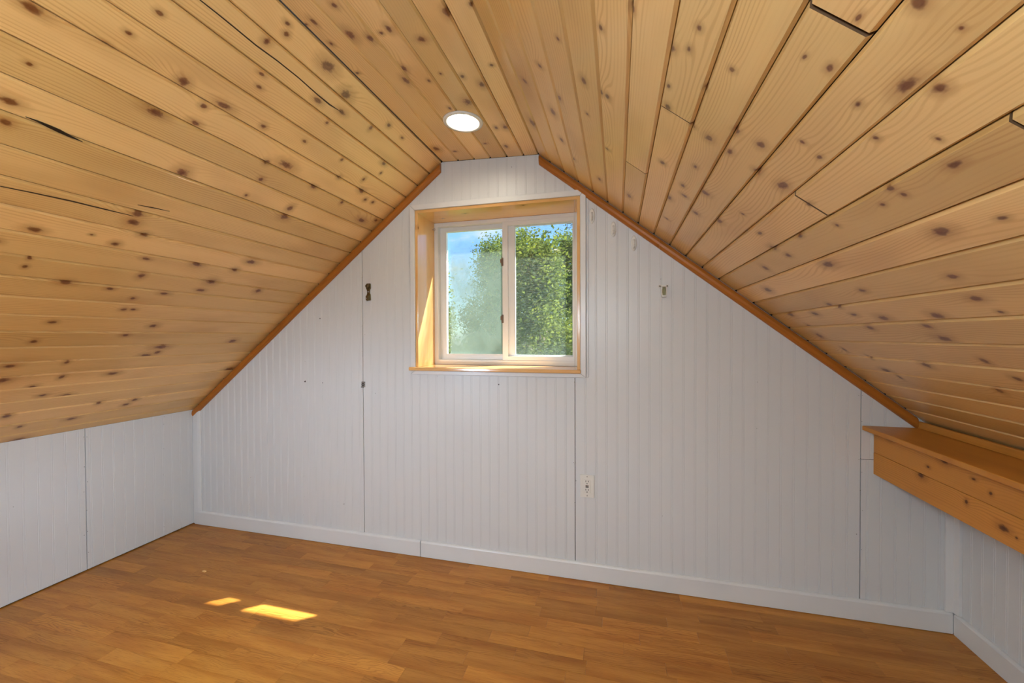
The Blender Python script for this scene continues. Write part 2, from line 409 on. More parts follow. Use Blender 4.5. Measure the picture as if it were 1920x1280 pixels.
KR = """1186,15,9 1311,52,10 1127,52,7 1260,89,12 1292,92,8 1046,73,6 1012,123,8 984,152,7 1094,151,9 1139,180,7 1127,172,7 1372,131,9 1254,161,6
1322,167,6 1252,200,9 1298,236,9 1329,259,12 1380,246,10 1426,272,12 1368,285,8 1322,362,12 1419,321,11 1468,348,14 1283,367,9 1255,371,7
1242,305,8 1037,210,8 998,230,9 1049,184,6 1101,214,5 1139,279,6 1180,367,6 1075,297,6 1053,262,6 1349,414,9 1304,399,9 1304,313,6 1280,348,6
1124,336,5 1250,410,6 1393,401,6 1725,5,26 1762,166,20 1700,160,22 1609,195,9 1505,266,9 1537,294,7 1642,259,10 1791,308,13 1555,128,11
1508,107,6 1670,353,9 1695,364,9 1656,383,7 1609,34,8 1803,52,9 1516,383,7 1766,434,18 1880,408,9 1553,495,11 1786,519,10 1829,560,11
1757,592,13 1632,614,9 1739,611,9 1770,634,11 1656,596,10 1847,677,11 1737,684,10 1873,732,10 1436,502,9 1449,464,9 1478,478,7 1617,545,7
1555,571,6 1528,588,7 1662,694,7 1687,707,7 1909,710,9 1537,629,9 1483,590,7 1500,442,6 1570,422,7 1572,575,6 1601,590,6 1876,585,7
1425,437,5 1630,669,6 1583,655,6 1517,611,6 1440,543,8"""
def parse(txt): return [tuple(float(v) for v in k.split(',')) for k in txt.split()]
def knots_on(txt, T, e, n):
    res = []
    for px, py, dia in parse(txt):
        P, t = on_plane(px, py, T, n)
        view = (P-CAMP).normalized()
        ci = max(.12, abs(view.dot(n)))
        res.append(((P-T).dot(e), P.y, .6*dia*t/F_PX/ci**.35))
    return res
KNL, KNF, KNR = knots_on(KL, TL, EL, NL), knots_on(KF, TL, EF, NF), knots_on(KR, TR, ER, NR)

BV, BD = .0050, .0070
def board(T, e, n, s0, s1, y0, y1, knots, parent, material=CEIL, flip=False, thick=.020, gap=.0009, name='board'):
    """one tongue-and-groove board with bevelled edges; local x along the room, y across the board, z into the room"""
    W = s1-s0-2*gap; L = y1-y0
    yd = e if not flip else -e
    org = T + (e*(s0+gap) if not flip else e*(s1-gap)); org = Vector((org.x, y0, org.z))
    prof = [(0, -thick), (0, -BD), (BV, 0), (W-BV, 0), (W, -BD), (W, -thick)]
    k = len(prof)
    vs = [(0, a, c) for a, c in prof] + [(L, a, c) for a, c in prof]
    # small end bevels
    for i in (2, 3):
        vs[i] = (.0003, vs[i][1], 0); vs[k+i] = (L-.0003, vs[k+i][1], 0)
    fs = [tuple(range(k))[::-1], tuple(range(k, 2*k))] + [(i, (i+1) % k, k+(i+1) % k, k+i) for i in range(k)]
    o = from_data(name, vs, fs, material, parent)
    o.data.materials.append(ENDGRAIN); o.data.polygons[0].material_index = 1; o.data.polygons[1].material_index = 1
    X = Vector((0, 1, 0)); M = Matrix((X, yd, n)).transposed().to_4x4(); M.translation = org + n*random.uniform(-.0007, .0007)
    o.matrix_world = M
    ks = []
    for ks_, ky, kr in knots:
        if s0-.004 <= ks_ <= s1+.004 and y0-.02 <= ky <= y1+.02:
            ks.append((ky-y0, (ks_-s0-gap) if not flip else (s1-gap-ks_), min(kr, .022)))
    ks.sort(key=lambda q: -q[2])
    rr = random.Random(int(s0*1e4)+int(y0*977)+7)
    lo = .9 if flip else .75
    while len(ks) < NK and lo-y0 > .3:          # the part of the board behind the camera has its own knots
        ks.append((rr.uniform(0, lo-y0), rr.uniform(.008, W-.008), rr.uniform(.003, .011)))
        if rr.random() < .12: break
    for i, q in enumerate(ks[:NK]): o['knot%d' % i] = [float(v) for v in q]
    return o
# left slope
PL = .09290
edges = [i*PL for i in range(25)] + [LENL+.004]
for i in range(len(edges)-1):
    board(TL, EL, NL, edges[i], edges[i+1], YB, YW-.001, KNL, CE, flip=True)
# flat strip (the boards that carry the lamps are pierced afterwards)
fe = [0, .094, .186, .276, .367, .456, fl]
flat_boards = [board(TL, EF, NF, fe[i], fe[i+1], YB, YW-.001, KNF, CE) for i in range(6)]
# right slope, with the butt joints seen in the photograph
PR = .09125
edges = [0] + [.075+i*PR for i in range(22)] + [LENR]
JOINTS = {}
def joint(px, py):
    P, t = on_plane(px, py, TR, NR); s_ = (P-TR).dot(ER)
    for i in range(len(edges)-1):
        if edges[i] <= s_ < edges[i+1]: JOINTS.setdefault(i, []).append(P.y)
for q in ((1259, 209), (1187, 310), (1560, 27), (1512, 378), (1905, 228)): joint(*q)
for i in range(len(edges)-1):
    cuts = [YB] + sorted(JOINTS.get(i, [])) + [YW-.001]
    for a, c in zip(cuts[:-1], cuts[1:]):
        g0 = 0 if a == YB else (.007 if i == 9 else .0035)
        board(TR, ER, NR, edges[i], edges[i+1], a+g0, c, KNR, CE)

# checks and a pitch pocket in the boards of the long slope
def sliver(name, px, material):
    up, dn = [], []
    for x_, y_, w_ in px:
        P, t = on_plane(x_, y_, TL+NL*.0009, NL); h = .5*w_*t/F_PX
        up.append(P-EL*h); dn.append(P+EL*h)
    n = len(px); lift = NL*.0006
    top = up+dn[::-1]; vs = [p+lift for p in top]+[p-lift*2 for p in top]; k = len(top)
    o = from_data(name, vs, [tuple(range(k)), tuple(range(k, 2*k))[::-1]]+[(i, (i+1) % k, k+(i+1) % k, k+i) for i in range(k)], material, CE)
    return o
CRACK = flat('dark_check', (.05, .022, .008, 1), .8); PITCH_ = flat('black_pitch', (.012, .009, .006, 1), .35)
sliver('pitch_pocket', [(48, 219, .6), (70, 227, 3), (92, 237, 6), (112, 246, 7), (132, 256, 4), (155, 266, .6)], PITCH_)
sliver('check', [(375, 0, 2.2), (408, 26, 2.2), (440, 52, 2.4), (480, 85, 2.4), (520, 114, 2.2), (560, 146, 2.0), (596, 178, 2.2), (618, 196, 2.6), (640, 210, .5)], CRACK)
sliver('check', [(0, 349, 1.6), (60, 361, 2.2), (130, 376, 2.6), (200, 393, 2.2), (250, 405, .5)], CRACK)
sliver('check', [(258, 384, .5), (285, 389, 2.0), (318, 396, .4)], CRACK)
# ------------------------------------------------------------------ recessed lamps in the flat strip
def cut_hole(o, cx, cy, r):
    cyl = MB().lathe([(r, -.3), (r, .3)], 40).build('cutter', DARK, None, (cx, cy, ceil_z(cx)))
    md = o.modifiers.new('hole', 'BOOLEAN'); md.object = cyl; md.operation = 'DIFFERENCE'; md.solver = 'EXACT'
    bpy.context.view_layer.update()
    dg = bpy.context.evaluated_depsgraph_get()
    me = bpy.data.meshes.new_from_object(o.evaluated_get(dg))
    o.modifiers.clear(); old = o.data; o.data = me; bpy.data.meshes.remove(old)
    bpy.data.objects.remove(cyl)
tilt = math.atan2(EF.z, EF.x)
def recessed(yl, label):
    z = ceil_z(LIGHT.x)
    for o, a, c in zip(flat_boards, fe[:-1], fe[1:]):
        x0, x1 = TL.x+a, TL.x+c
        if x1 > LIGHT.x-.08 and x0 < LIGHT.x+.08: cut_hole(o, LIGHT.x, yl, .078)
    t = empty('recessed_light', (LIGHT.x, yl, z)); t.rotation_euler = (0, -tilt, 0)
    MB().lathe([(.0685, .004), (.0685, -.002), (.072, -.0065), (.086, -.005), (.0885, 0), (.076, 0)], 48, cap=False).build('trim_ring', PLASTIC, t, smooth=True)
    MB().lathe([(.0688, .000), (.067, .03), (.062, .075), (.050, .095), (.001, .10)], 40, cap=False).build('reflector', CANW, t, smooth=True)
    MB().lathe([(.001, .006), (.016, .008), (.026, .018), (.030, .032), (.026, .048), (.016, .064), (.014, .075)], 28).build('bulb', BULB, t, smooth=True)
    MB().lathe([(.0145, .072), (.016, .074), (.016, .098)], 20).build('socket', PLASTIC, t, smooth=True)
    return tag(t, label, 'ceiling light')
recessed(slots[0], 'round white recessed downlight glowing in the flat ceiling strip above the window')
recessed(slots[1], 'added unseen round white recessed downlight in the middle of the flat ceiling strip')  # this one and the next are added out of view to brighten the room
recessed(slots[2], 'added unseen round white recessed downlight by the back gable')

# ------------------------------------------------------------------ walls
def gable(mb, y0, y1, x0, x1, hole):
    """solid gable wall made of columns under the ceiling line"""
    xs = sorted({x0, x1, TL.x, TR.x, hole[0], hole[1]})
    for a, c in zip(xs[:-1], xs[1:]):
        spans = [(-.05, None)]
        if hole[0] <= (a+c)/2 <= hole[1]: spans = [(-.05, hole[2]), (hole[3], None)]
        for z0, z1 in spans:
            za = z1 if z1 is not None else ceil_z(a+1e-6)+.03; zc = z1 if z1 is not None else ceil_z(c-1e-6)+.03
            mb.prism([(a, z0), (c, z0), (c, zc), (a, za)], 1, y0, y1)
mbw = MB(); gable(mbw, YW+.010, 2.275, XL-.1, XR+.1, (WX0, WX1, WZ0, WZ1))
WF = mbw.build('wall_front', DARK)
tag(WF, 'white beadboard gable wall with the window', 'wall', kind='structure')
PITCH = .0508
def bead_us(u0, u1, phase, dep=.0013):
    pts = [(u0, 0), (u1, 0)]
    k = math.ceil((u0-phase+.007)/PITCH)
    while phase+k*PITCH < u1-.007:
        c = phase+k*PITCH
        for du, d in ((-.0050, 0), (-.0038, dep), (-.0026, 0), (.0026, 0), (.0038, dep), (.0050, 0)): pts.append((c+du, d))
        k += 1
    return sorted(pts)
def bead_panel(parent, u0, u1, z0, ztop, phase, place, holes=(), extra=(), name='panel', dep=.0013):
    """beadboard sheet: u along the wall, z up; place(u, z, depth) -> point; depth is measured behind the face"""
    pts = bead_us(u0, u1, phase, dep)
    us = [p[0] for p in pts]
    for e_ in extra:
        if u0 < e_ < u1 and min(abs(e_-q) for q in us) > 1e-5:
            for (a, da), (c, dc) in zip(pts[:-1], pts[1:]):
                if a < e_ < c: pts.append((e_, da+(dc-da)*(e_-a)/(c-a))); break
            pts.sort()
    mb = MB(); T_ = .009
    for (a, da), (c, dc) in zip(pts[:-1], pts[1:]):
        if c-a < 1e-6: continue
        spans = [(z0, None)]
        for h in holes:
            if h[0]-1e-6 <= (a+c)/2 <= h[1]+1e-6: spans = [(z0, h[2]), (h[3], None)]
        for s0, s1 in spans:
            sa = s1 if s1 is not None else ztop(a+1e-6); sc = s1 if s1 is not None else ztop(c-1e-6)
            mb.add([place(a, s0, da), place(c, s0, dc), place(c, sc, dc), place(a, sa, da)], [(0, 1, 2, 3)])
    for u, d in (pts[0], pts[-1]):
        mb.add([place(u, z0, d), place(u, z0, T_), place(u, ztop(u), T_), place(u, ztop(u), d)], [(0, 1, 2, 3)])
    me = bpy.data.meshes.new(name); me.from_pydata([tuple(v) for v in mb.v], [], mb.f); me.update(); me.materials.append(PAINT)
    o = bpy.data.objects.new(name, me); link(o, parent)
    return o
front = lambda u, z, d: (u, YW+d, z)
gz = lambda u: ceil_z(u)-.001
SE = [XL, -1.4300, -.2090, 1.0115, XR]
HOLE = [(WX0, WX1, WZ0, WZ1)]
EX = (TL.x, TR.x, WX0, WX1)
G = .0017
bead_panel(WF, SE[0], SE[1]-G, .0, gz, -1.43+.0254, front, extra=EX)
bead_panel(WF, SE[1]+G, SE[2]-G, .0, gz, -1.068, front, HOLE, EX)
bead_panel(WF, SE[2]+G, SE[3]-G, .0, gz, -.104, front, HOLE, EX)
bead_panel(WF, SE[3]+G, SE[4], .0, lambda u: .694, 1.036, front, extra=EX)
bead_panel(WF, SE[3]+G, SE[4], .696, lambda u: max(.70, gz(u)), 1.049, front, extra=EX)
# left knee wall
mbw = MB().box((XL-.10, YB, -.05), (XL-.010, YW+.05, .80)); WLF = mbw.build('wall_left', DARK)
tag(WLF, 'low white beadboard knee wall under the long slope', 'wall', kind='structure')
left = lambda u, z, d: (XL-d, u, z)
lz = lambda u: .7525
for a, c, ph in ((1.4985+G, YW, 1.52), (.28, 1.4985-G, 1.47), (-.94, .28-2*G, .2), (YB, -.94-2*G, -1)):
    bead_panel(WLF, a, c, .006, lz, ph, left, dep=.0010)
# right knee wall
mbw = MB().box((XR+.010, YB, -.05), (XR+.10, YW+.05, .80)); WR = mbw.build('wall_right', DARK)
tag(WR, 'low white beadboard knee wall under the boxed ledge', 'wall', kind='structure')
right = lambda u, z, d: (XR+d, u, z)
for a, c, ph in ((.845+G, YW, 1.99), (-.375, .845-G, .8), (YB, -.375-2*G, -.4)):
    bead_panel(WR, a, c, .0, lambda u: .775, ph, right, dep=.0010)
# back gable
mbw = MB()
for a, c in ((XL-.1, TL.x), (TL.x, TR.x), (TR.x, XR+.1)):
    mbw.prism([(a, -.05), (c, -.05), (c, ceil_z(c-1e-6)+.03), (a, ceil_z(a+1e-6)+.03)], 1, YB-.12, YB)
WB = mbw.build('wall_back', PAINT); tag(WB, 'white back gable wall opposite the window', 'wall', kind='structure')

# nail heads and holes in the panelling (shared mesh, children of the wall)
nail_me = None
def nail(parent, place, u, z, r):
    global nail_me
    if nail_me is None:
        o = MB().lathe([(.001, -.0011), (.8, -.001), (1., -.0004), (1., .001)], 10).build('nail_head', NAIL); nail_me = o.data; bpy.data.objects.remove(o)
    o = bpy.data.objects.new('nail_head', nail_me); link(o, parent)
    o.location = place(u, z, 0); o.scale = (r, r, .6)
    o.rotation_euler = (-math.pi/2, 0, 0) if parent is WF else ((0, math.pi/2, 0) if parent is WR else (0, -math.pi/2, 0))
    return o
def wall_px(px, py):
    P, t = on_plane(px, py, (0, YW, 0), Vector((0, 1, 0))); return P.x, P.z
for px, py, r in ((600, 597, .0034), (605, 717.5, .0026), (935, 720.5, .0034), (572, 677, .0014), (679, 520, .0012), (679, 611, .0013), (684, 627, .0013), (679, 659, .0013), (679.5, 667, .0013),
                  (704, 737, .0018), (645, 944.5, .0026), (468, 945, .0012), (469, 955.5, .0012), (569, 965, .0012), (1242, 967, .0014), (959.5, 313, .0018), (1610, 741, .0012), (1617, 741, .0012),
                  (1616, 790, .0012), (1610.5, 861, .0013), (1616, 885, .0012), (1613, 919, .0012), (1617, 957, .0012), (1606, 1001, .0016), (1615, 1030, .0012), (1420, 716, .0012), (1419, 803, .0012),
                  (1239, 468, .0014), (1239, 523, .0014), (1075.5, 867, .0014), (1080, 901, .0016), (1078, 942, .0016), (820, 705, .0012), (1077, 716, .0014), (570, 892, .0012), (571, 931, .0012), (451, 800, .0012), (469, 847, .0012), (470, 895, .0014)):
    u, z = wall_px(px, py); nail(WF, front, u, z, r)
def left_px(px, py):
    P, t = on_plane(px, py, (XL, 0, 0), Vector((1, 0, 0))); return P.y, P.z
for px, py, r in ((157, 819, .0016), (163, 819, .0016), (158, 875, .0022), (157.5, 922, .0016), (163, 956, .0016), (158, 1003, .0018), (164, 903, .0016), (164, 996, .0016), (166, 1035, .0016), (308, 781, .0014), (307, 795, .0014),
                  (307, 841, .0012), (306, 890, .0012), (307.5, 937, .0012), (307.5, 987, .0014), (340, 988, .0016), (25, 950, .0014)):
    u, z = left_px(px, py); nail(WLF, left, u, z, r)

# ------------------------------------------------------------------ floor
FL = MB().box((XL-.12, YB-.12, -.05), (XR+.12, YW+.05, -.009)).build('floor', DARK)
tag(FL, 'oak laminate floor of short staggered strips', 'floor', kind='structure')
SW = .0655
rest_v, rest_f, rest_s = [], [], []
n_ind = 0
y = YW+.004; row = 0
rr = random.Random(5)
while y > YB:
    y1, y0 = y, max(YB, y-SW); xx = XL-.02-rr.uniform(0, .35); row += 1
    while xx < XR+.02:
        L = rr.choice((.27, .32, .38, .43, .30)); a, c = max(XL-.012, xx), min(XR+.012, xx+L); xx += L
        if c-a < .002: continue
        g = .00025; W = y1-y0-2*g; L2 = c-a-2*g; h = rr.uniform(0, .00015)
        vs = [(0, 0, -.008), (L2, 0, -.008), (L2, W, -.008), (0, W, -.008), (0, 0, h), (L2, 0, h), (L2, W, h), (0, W, h)]
        fs = [(4, 5, 6, 7), (0, 1, 5, 4), (1, 2, 6, 5), (2, 3, 7, 6), (3, 0, 4, 7)]
        if y0 > .80 and n_ind < 295:
            o = from_data('floor_strip', vs, fs, LAM, FL, (a+g, y0+g, 0)); n_ind += 1
        else:
            k = len(rest_v); rest_v += [(v[0]+a+g, v[1]+y0+g, v[2]) for v in vs]; rest_f += [tuple(i+k for i in f) for f in fs]; rest_s += [rr.random()]*5
    y = y0
fr = from_data('floor_strip_field', rest_v, rest_f, LAM, FL); fr['kind'] = 'stuff'
at = fr.data.attributes.new('seed', 'FLOAT', 'FACE'); at.data.foreach_set('value', rest_s[:len(fr.data.polygons)])

# ------------------------------------------------------------------ baseboards and corner trims
def base_profile(h, t, r=.010):
    return [(0, 0), (t, 0), (t, h-r), (t*.82, h-r*.45), (t*.45, h-.001), (0, h)]
BF = empty('baseboard_front', (0, YW, 0)); tag(BF, 'white painted baseboard in two lengths along the gable wall', 'baseboard', kind='structure')
for a, c, h in ((XL+.016, -1.0670, .088), (-1.0635, XR-.016, .088)):
    pr = base_profile(h, .014); vs = []; k = len(pr)
    for u in (a, c):
        for d, z in pr: vs.append((u, -d, z+.002))
    soften(from_data('length', vs, [tuple(range(k))[::-1], tuple(range(k, 2*k))] + [(i, (i+1) % k, k+(i+1) % k, k+i) for i in range(k)], PAINTT, BF), .001)
BR_ = empty('baseboard_right', (XR, 0, 0)); tag(BR_, 'white painted baseboard along the right knee wall', 'baseboard', kind='structure')
pr = base_profile(.088, .015); vs = []; k = len(pr)
for u in (YB, YW-.0145):
    for d, z in pr: vs.append((-d, u, z+.001))
from_data('length', vs, [tuple(range(k))[::-1], tuple(range(k, 2*k))] + [(i, (i+1) % k, k+(i+1) % k, k+i) for i in range(k)], PAINTT, BR_)
# white corner trims
o = MB().prism([(XL, YW), (XL+.066, YW), (XL+.066, YW-.008), (XL+.045, YW-.013), (XL+.012, YW-.013), (XL, YW-.009)], 2, .006, .748).build('trim_1', PAINTT)
tag(o, 'narrow white corner trim where knee wall meets gable wall, under the long slope', 'trim', kind='structure'); soften(o, .0015)
o = MB().prism([(XR, YW), (XR-.040, YW), (XR-.040, YW-.010), (XR-.016, YW-.014), (XR-.012, YW-.034), (XR, YW-.034)], 2, .089, .775).build('trim_2', PAINTT)
tag(o, 'white corner trim below the pine ledge', 'trim', kind='structure'); soften(o, .0015)

# stained rake mouldings along the slopes
def rake(name, label, pts, e, n):
    """pts: (s0, s1) lengths measured along the slope; plumb cuts at the ends"""
    root = empty(name, (0, YW, 0)); tag(root, label, 'moulding', kind='structure')
    prof = [(.004, 0), (.004, .010), (.010, .017), (.020, .020), (.030, .019), (.038, .013), (.041, .006), (.041, 0)]   # (drop below the slope, out from the wall)
    k = len(prof)
    for T, s0, s1 in pts:
        vs = []
        for s_ in (s0, s1):
            for drop, outw in prof:
                p = T + e*s_ + n*drop
                sh = drop*(n.x)          # make the end cut vertical: slide along the slope until x is constant
                p = p - e*(sh/e.x)
                vs.append((p.x, -outw, p.z))
        o = from_data('length', vs, [tuple(range(k))[::-1], tuple(range(k, 2*k))] + [(i, (i+1) % k, k+(i+1) % k, k+i) for i in range(k)], TRIMW, root)
    return root
def s_at(px, py, T, e, n):
    P, t = on_plane(px, py, (0, YW-.01, 0), Vector((0, 1, 0))); return (P-T).dot(e)
sj = s_at(1232, 450, TR, ER, NR)
rake('trim_3', 'reddish stained pine moulding along the long slope on the gable wall', [(TL, .006, LENL-.012)], EL, NL)
rake('trim_4', 'reddish stained pine moulding from the ridge strip down to the ledge, in two lengths', [(TR, .004, sj-.0006), (TR, sj+.0006, (1.205-TR.x)/ER.x)], ER, NR)

# ------------------------------------------------------------------ boxed pine ledge on the right
LG = empty('built_in_ledge', (1.2, 0, .635)); tag(LG, 'boxed pine ledge with overhanging top board running along the right slope', 'ledge')
def P3(o): o.location = Vector(o.location)-Vector((1.2, 0, .635)); return o
YS = YW-.001
def plain_board(name, dims, org, axes, material, parent, knots=(), bev=.0022):
    L, W, T_ = dims
    o = MB().box((0, 0, -T_), (L, W, 0)).build(name, material)
    M = Matrix([Vector(a) for a in axes]).transposed().to_4x4(); M.translation = Vector(org)
    o.parent = parent; o.matrix_parent_inverse = Matrix.Identity(4)
    o.matrix_basis = Matrix.Translation(-Vector(parent.location)) @ M
    for i, q in enumerate(knots[:NK]): o['knot%d' % i] = [float(v) for v in q]
    soften(o, bev, 2)
    return o
def fk(lst, zlow):
    res = []
    for px, py, dia in lst:
        P, t = on_plane(px, py, (1.057, 0, 0), Vector((1, 0, 0))); res.append((YS-P.y, P.z-zlow, .5*dia*t/F_PX))
    return res
LY = YS-YB
ax_f = ((0, -1, 0), (0, 0, 1), (-1, 0, 0))      # fascia: x runs from the gable towards the camera, y up, z faces the room
plain_board('fascia_board', (LY, .0925, .018), (1.057, YS, .6350), ax_f, SHELFW, LG, fk(((1727, 891, 13), (1812, 941, 11), (1882, 990, 14), (1906, 1008, 6)), .635), .0018)
plain_board('fascia_board', (LY, .0925, .018), (1.0575, YS, .7283), ax_f, SHELFW, LG, fk(((1770, 862, 16), (1740, 875, 6), (1668, 822, 9), (1857, 925, 9), (1825, 898, 6), (1880, 893, 12)), .7283), .0018)
plain_board('top_board', (LY, .205, .019), (1.015, YS, .840), ((0, -1, 0), (1, 0, 0), (0, 0, 1)), SHELFW, LG, [], .003)
plain_board('back_strip', (LY-.001, .028, .016), (1.206, YS-.001, .8405), ax_f, SHELFW, LG, [], .003)
plain_board('soffit_board', (LY, .245, .012), (1.0745, YS, .6470), ((0, -1, 0), (1, 0, 0), (0, 0, 1)), SHELFW, LG, [], .001)

# ------------------------------------------------------------------ the window
WN = empty('window_1', (0, YW, 1.04)); tag(WN, 'sliding two-pane white vinyl window in a deep pine lining', 'window', kind='structure')
def wpart(name, a, c, material, parent=None, bev=.0015):
    """box given in room coordinates; origin at its lower left room-side corner"""
    base = Vector((0, YW, 1.04)) if parent is None else parent_world(parent)
    d = Vector(c)-Vector(a)
    o = MB().box((0, 0, 0), d).build(name, material, WN if parent is None else parent, Vector(a)-base)
    if bev: soften(o, bev)
    return o
def parent_world(p): return Vector((0, YW, 1.04)) + Vector(p.location)
def wlong(name, L, W, T_, org, axes, material, bev=.0015, parent=WN):
    return plain_board(name, (L, W, T_), org, axes, material, parent, (), bev)
YV = 2.270                      # room-side face of the vinyl frame
# pine lining: local x along the grain
JX0, JX1 = -1.074, -.197
wlong('lining_board', WZ1-1.060, YV-YW+.012, .015, (JX0-.015, YW-.006, 1.060), ((0, 0, 1), (0, 1, 0), (-1, 0, 0)), JAMBW).name = 'lining_board'
wlong('lining_board', WZ1-1.060, YV-YW+.012, .015, (JX1, YW-.006, 1.060), ((0, 0, 1), (0, 1, 0), (-1, 0, 0)), JAMBW)
wlong('lining_board', JX1-JX0, YV-YW+.012, .016, (JX0, YW-.006, WZ1), ((1, 0, 0), (0, 1, 0), (0, 0, 1)), JAMBW)
# the head lining sits between the jambs; the sill projects into the room
wlong('sill', .945, YV-2.034, .019, (-1.122, 2.034, 1.060), ((1, 0, 0), (0, 1, 0), (0, 0, 1)), JAMBW, .004)
# white casing, mitred
def casing(name, poly, out_=.014):
    vs = [(u, -out_, z-1.04) for u, z in poly] + [(u, .0, z-1.04) for u, z in poly]; k = len(poly)
    return soften(from_data(name, vs, [tuple(range(k)), tuple(range(k, 2*k))[::-1]] + [(i, (i+1) % k, k+(i+1) % k, k+i) for i in range(k)], PAINTT, WN), .0025)
c0, c1, c2, c3 = -1.118, -1.0895, -.1805, -.1530
zt, zb = 1.957, 1.020
casing('casing_board', [(c0, zb), (c1, 1.0405), (c1, WZ1), (c0, zt-.002)])
casing('casing_board', [(c2, 1.0405), (c3, zb), (c3, zt-.002), (c2, WZ1)])
casing('casing_board', [(c1+.0004, WZ1), (c2-.0004, WZ1), (c3-.0004, zt), (c0+.0004, zt)])
casing('casing_board', [(c0+.0006, zb-.0005), (c3-.0006, zb-.0005), (c2, 1.040), (c1, 1.040)])
casing('scribe_strip', [(c3+.002, zb), (c3+.012, zb), (c3+.012, zt-.014), (c3+.002, zt-.006)], .006)
# vinyl frame
def ring(name, x0, x1, z0, z1, wl, wr, wb, wt, ya, yb, material, parent=WN, bev=.0015):
    """rectangular frame as one mesh"""
    ox, oz = x0, z0
    A = [(x0, z0), (x1, z0), (x1, z1), (x0, z1)]; B = [(x0+wl, z0+wb), (x1-wr, z0+wb), (x1-wr, z1-wt), (x0+wl, z1-wt)]
    vs = []
    for yy in (0, yb-ya):
        vs += [(u-ox, yy, z-oz) for u, z in A] + [(u-ox, yy, z-oz) for u, z in B]
    fs = []
    for i in range(4):
        j = (i+1) % 4
        fs += [(i, j, 4+j, 4+i), (8+i, 12+i, 12+j, 8+j), (i, 8+i, 8+j, j), (4+i, 4+j, 12+j, 12+i)]
    base = Vector((0, YW, 1.04)) if parent is WN else parent_world(parent)
    o = from_data(name, vs, fs, material, parent, Vector((ox, ya, oz))-base)
    soften(o, bev); return o
ring('frame', JX0, JX1, 1.061, WZ1-.0165, .024, .024, .028, .022, YV, YV+.07, VINYL)
GX = -.632
# left sash (set further out), right sash (room side)
SL = ring('sash', -1.050, GX+.006, 1.089, 1.890, .038, .02, .030, .026, YV+.034, YV+.064, VINYL)
ring('glazing_bead', -1.013, GX-.012, 1.118, 1.866, .006, .006, .006, .006, YV+.027, YV+.0345, VINYL, SL, .001)
SR = ring('sash', -.648, -.221, 1.089, 1.890, .033, .020, .024, .022, YV+.004, YV+.032, VINYL)
ring('glazing_bead', -.617, -.240, 1.111, 1.870, .044, .005, .010, .010, YV+.020, YV+.030, VINYL, SR, .001)
def pane(x0, x1, z0, z1, yy, material, parent):
    base = parent_world(parent)
    return MB().box((0, 0, 0), (x1-x0, .004, z1-z0)).build('pane', material, parent, Vector((x0, yy, z0))-base)
pl = pane(-1.014, GX-.012, 1.117, 1.866, YV+.045, GLASS_FOG, SL); pl['label'] = 'fogged pane, clear only at the top'
pr_ = pane(-.577, -.240, 1.113, 1.868, YV+.018, GLASS, SR)
# latches on the meeting stile, sticker in the corner of the right pane, screw eye in the lining
def rel(p, v): return Vector(v)-parent_world(p)
for z in (1.660, 1.330):
    o = MB().box((-.006, -.006, -.024), (.006, .003, .024)).box((-.011, -.010, -.008), (.002, -.005, .016)).build('latch', BROWNP, SR, rel(SR, (-.647, YV+.006, z))); soften(o, .0015)
ring('sticker', -.275, -.250, 1.832, 1.857, .003, .003, .003, .003, YV+.0165, YV+.0175, flat('grey_outline', (.20, .26, .34, 1), .6), SR, 0)
e_ = MB().tube([(.006*math.cos(a), 0, .006*math.sin(a)) for a in [i*math.pi/6 for i in range(13)]], .0016, 6); e_.tube([(-.013, 0, 0), (-.006, 0, 0)], .0018, 6)
e_.build('screw_eye', STEEL, WN, Vector((JX0+.012, 2.245, 1.868))-Vector((0, YW, 1.04)))
wpart('sun_cutoff_strip', (-1.2, 2.351, 1.906), (-.07, 2.405, 1.93), VINYL)  # unseen strip added outside to narrow the sun patch on the floor
# exterior casing (gives the opening its outside depth)
ring('exterior_casing', -1.16, -.11, .98, 2.0, .085, .085, .10, .088, 2.278, 2.35, VINYL)
# ------------------------------------------------------------------ small things on the gable wall
def at_wall(px, py):
    u, z = wall_px(px, py); return (u, YW, z)
def oval(rx, rz, n=28): return [(rx*math.cos(2*math.pi*i/n), rz*math.sin(2*math.pi*i/n)) for i in range(n)]
def adhesive_hook(px, py, label):
    t = empty('adhesive_hook', at_wall(px, py))
    p = MB(); o1 = oval(.0135, .037); o2 = oval(.0105, .033); n = len(o1)
    p.add([(u, 0, z) for u, z in o1]+[(u, -.004, z) for u, z in o1]+[(u, -.0075, z) for u, z in o2],
          [tuple(range(n)), tuple(range(2*n, 3*n))[::-1]] + [(k*n+i, k*n+(i+1) % n, (k+1)*n+(i+1) % n, (k+1)*n+i) for k in range(2) for i in range(n)])
    p.build('back_plate', PLASTIC, t, smooth=False)
    MB().tube([(0, -.006, .016), (0, -.008, .004), (0, -.009, -.012), (0, -.012, -.020), (0, -.019, -.0235), (0, -.025, -.019), (0, -.027, -.010)],
              [.0058, .0056, .0052, .0052, .005, .0046, .0040], 10).build('hook', PLASTIC, t, smooth=True)
    tag(t, label, 'hook', 'adhesive hooks beside the window'); return t
adhesive_hook(1110, 405, 'white oval adhesive hook right next to the window casing')
adhesive_hook(1150, 430, 'white oval adhesive hook, middle one of the descending three')
adhesive_hook(1188.5, 456, 'white oval adhesive hook, lowest of three, furthest from the window')
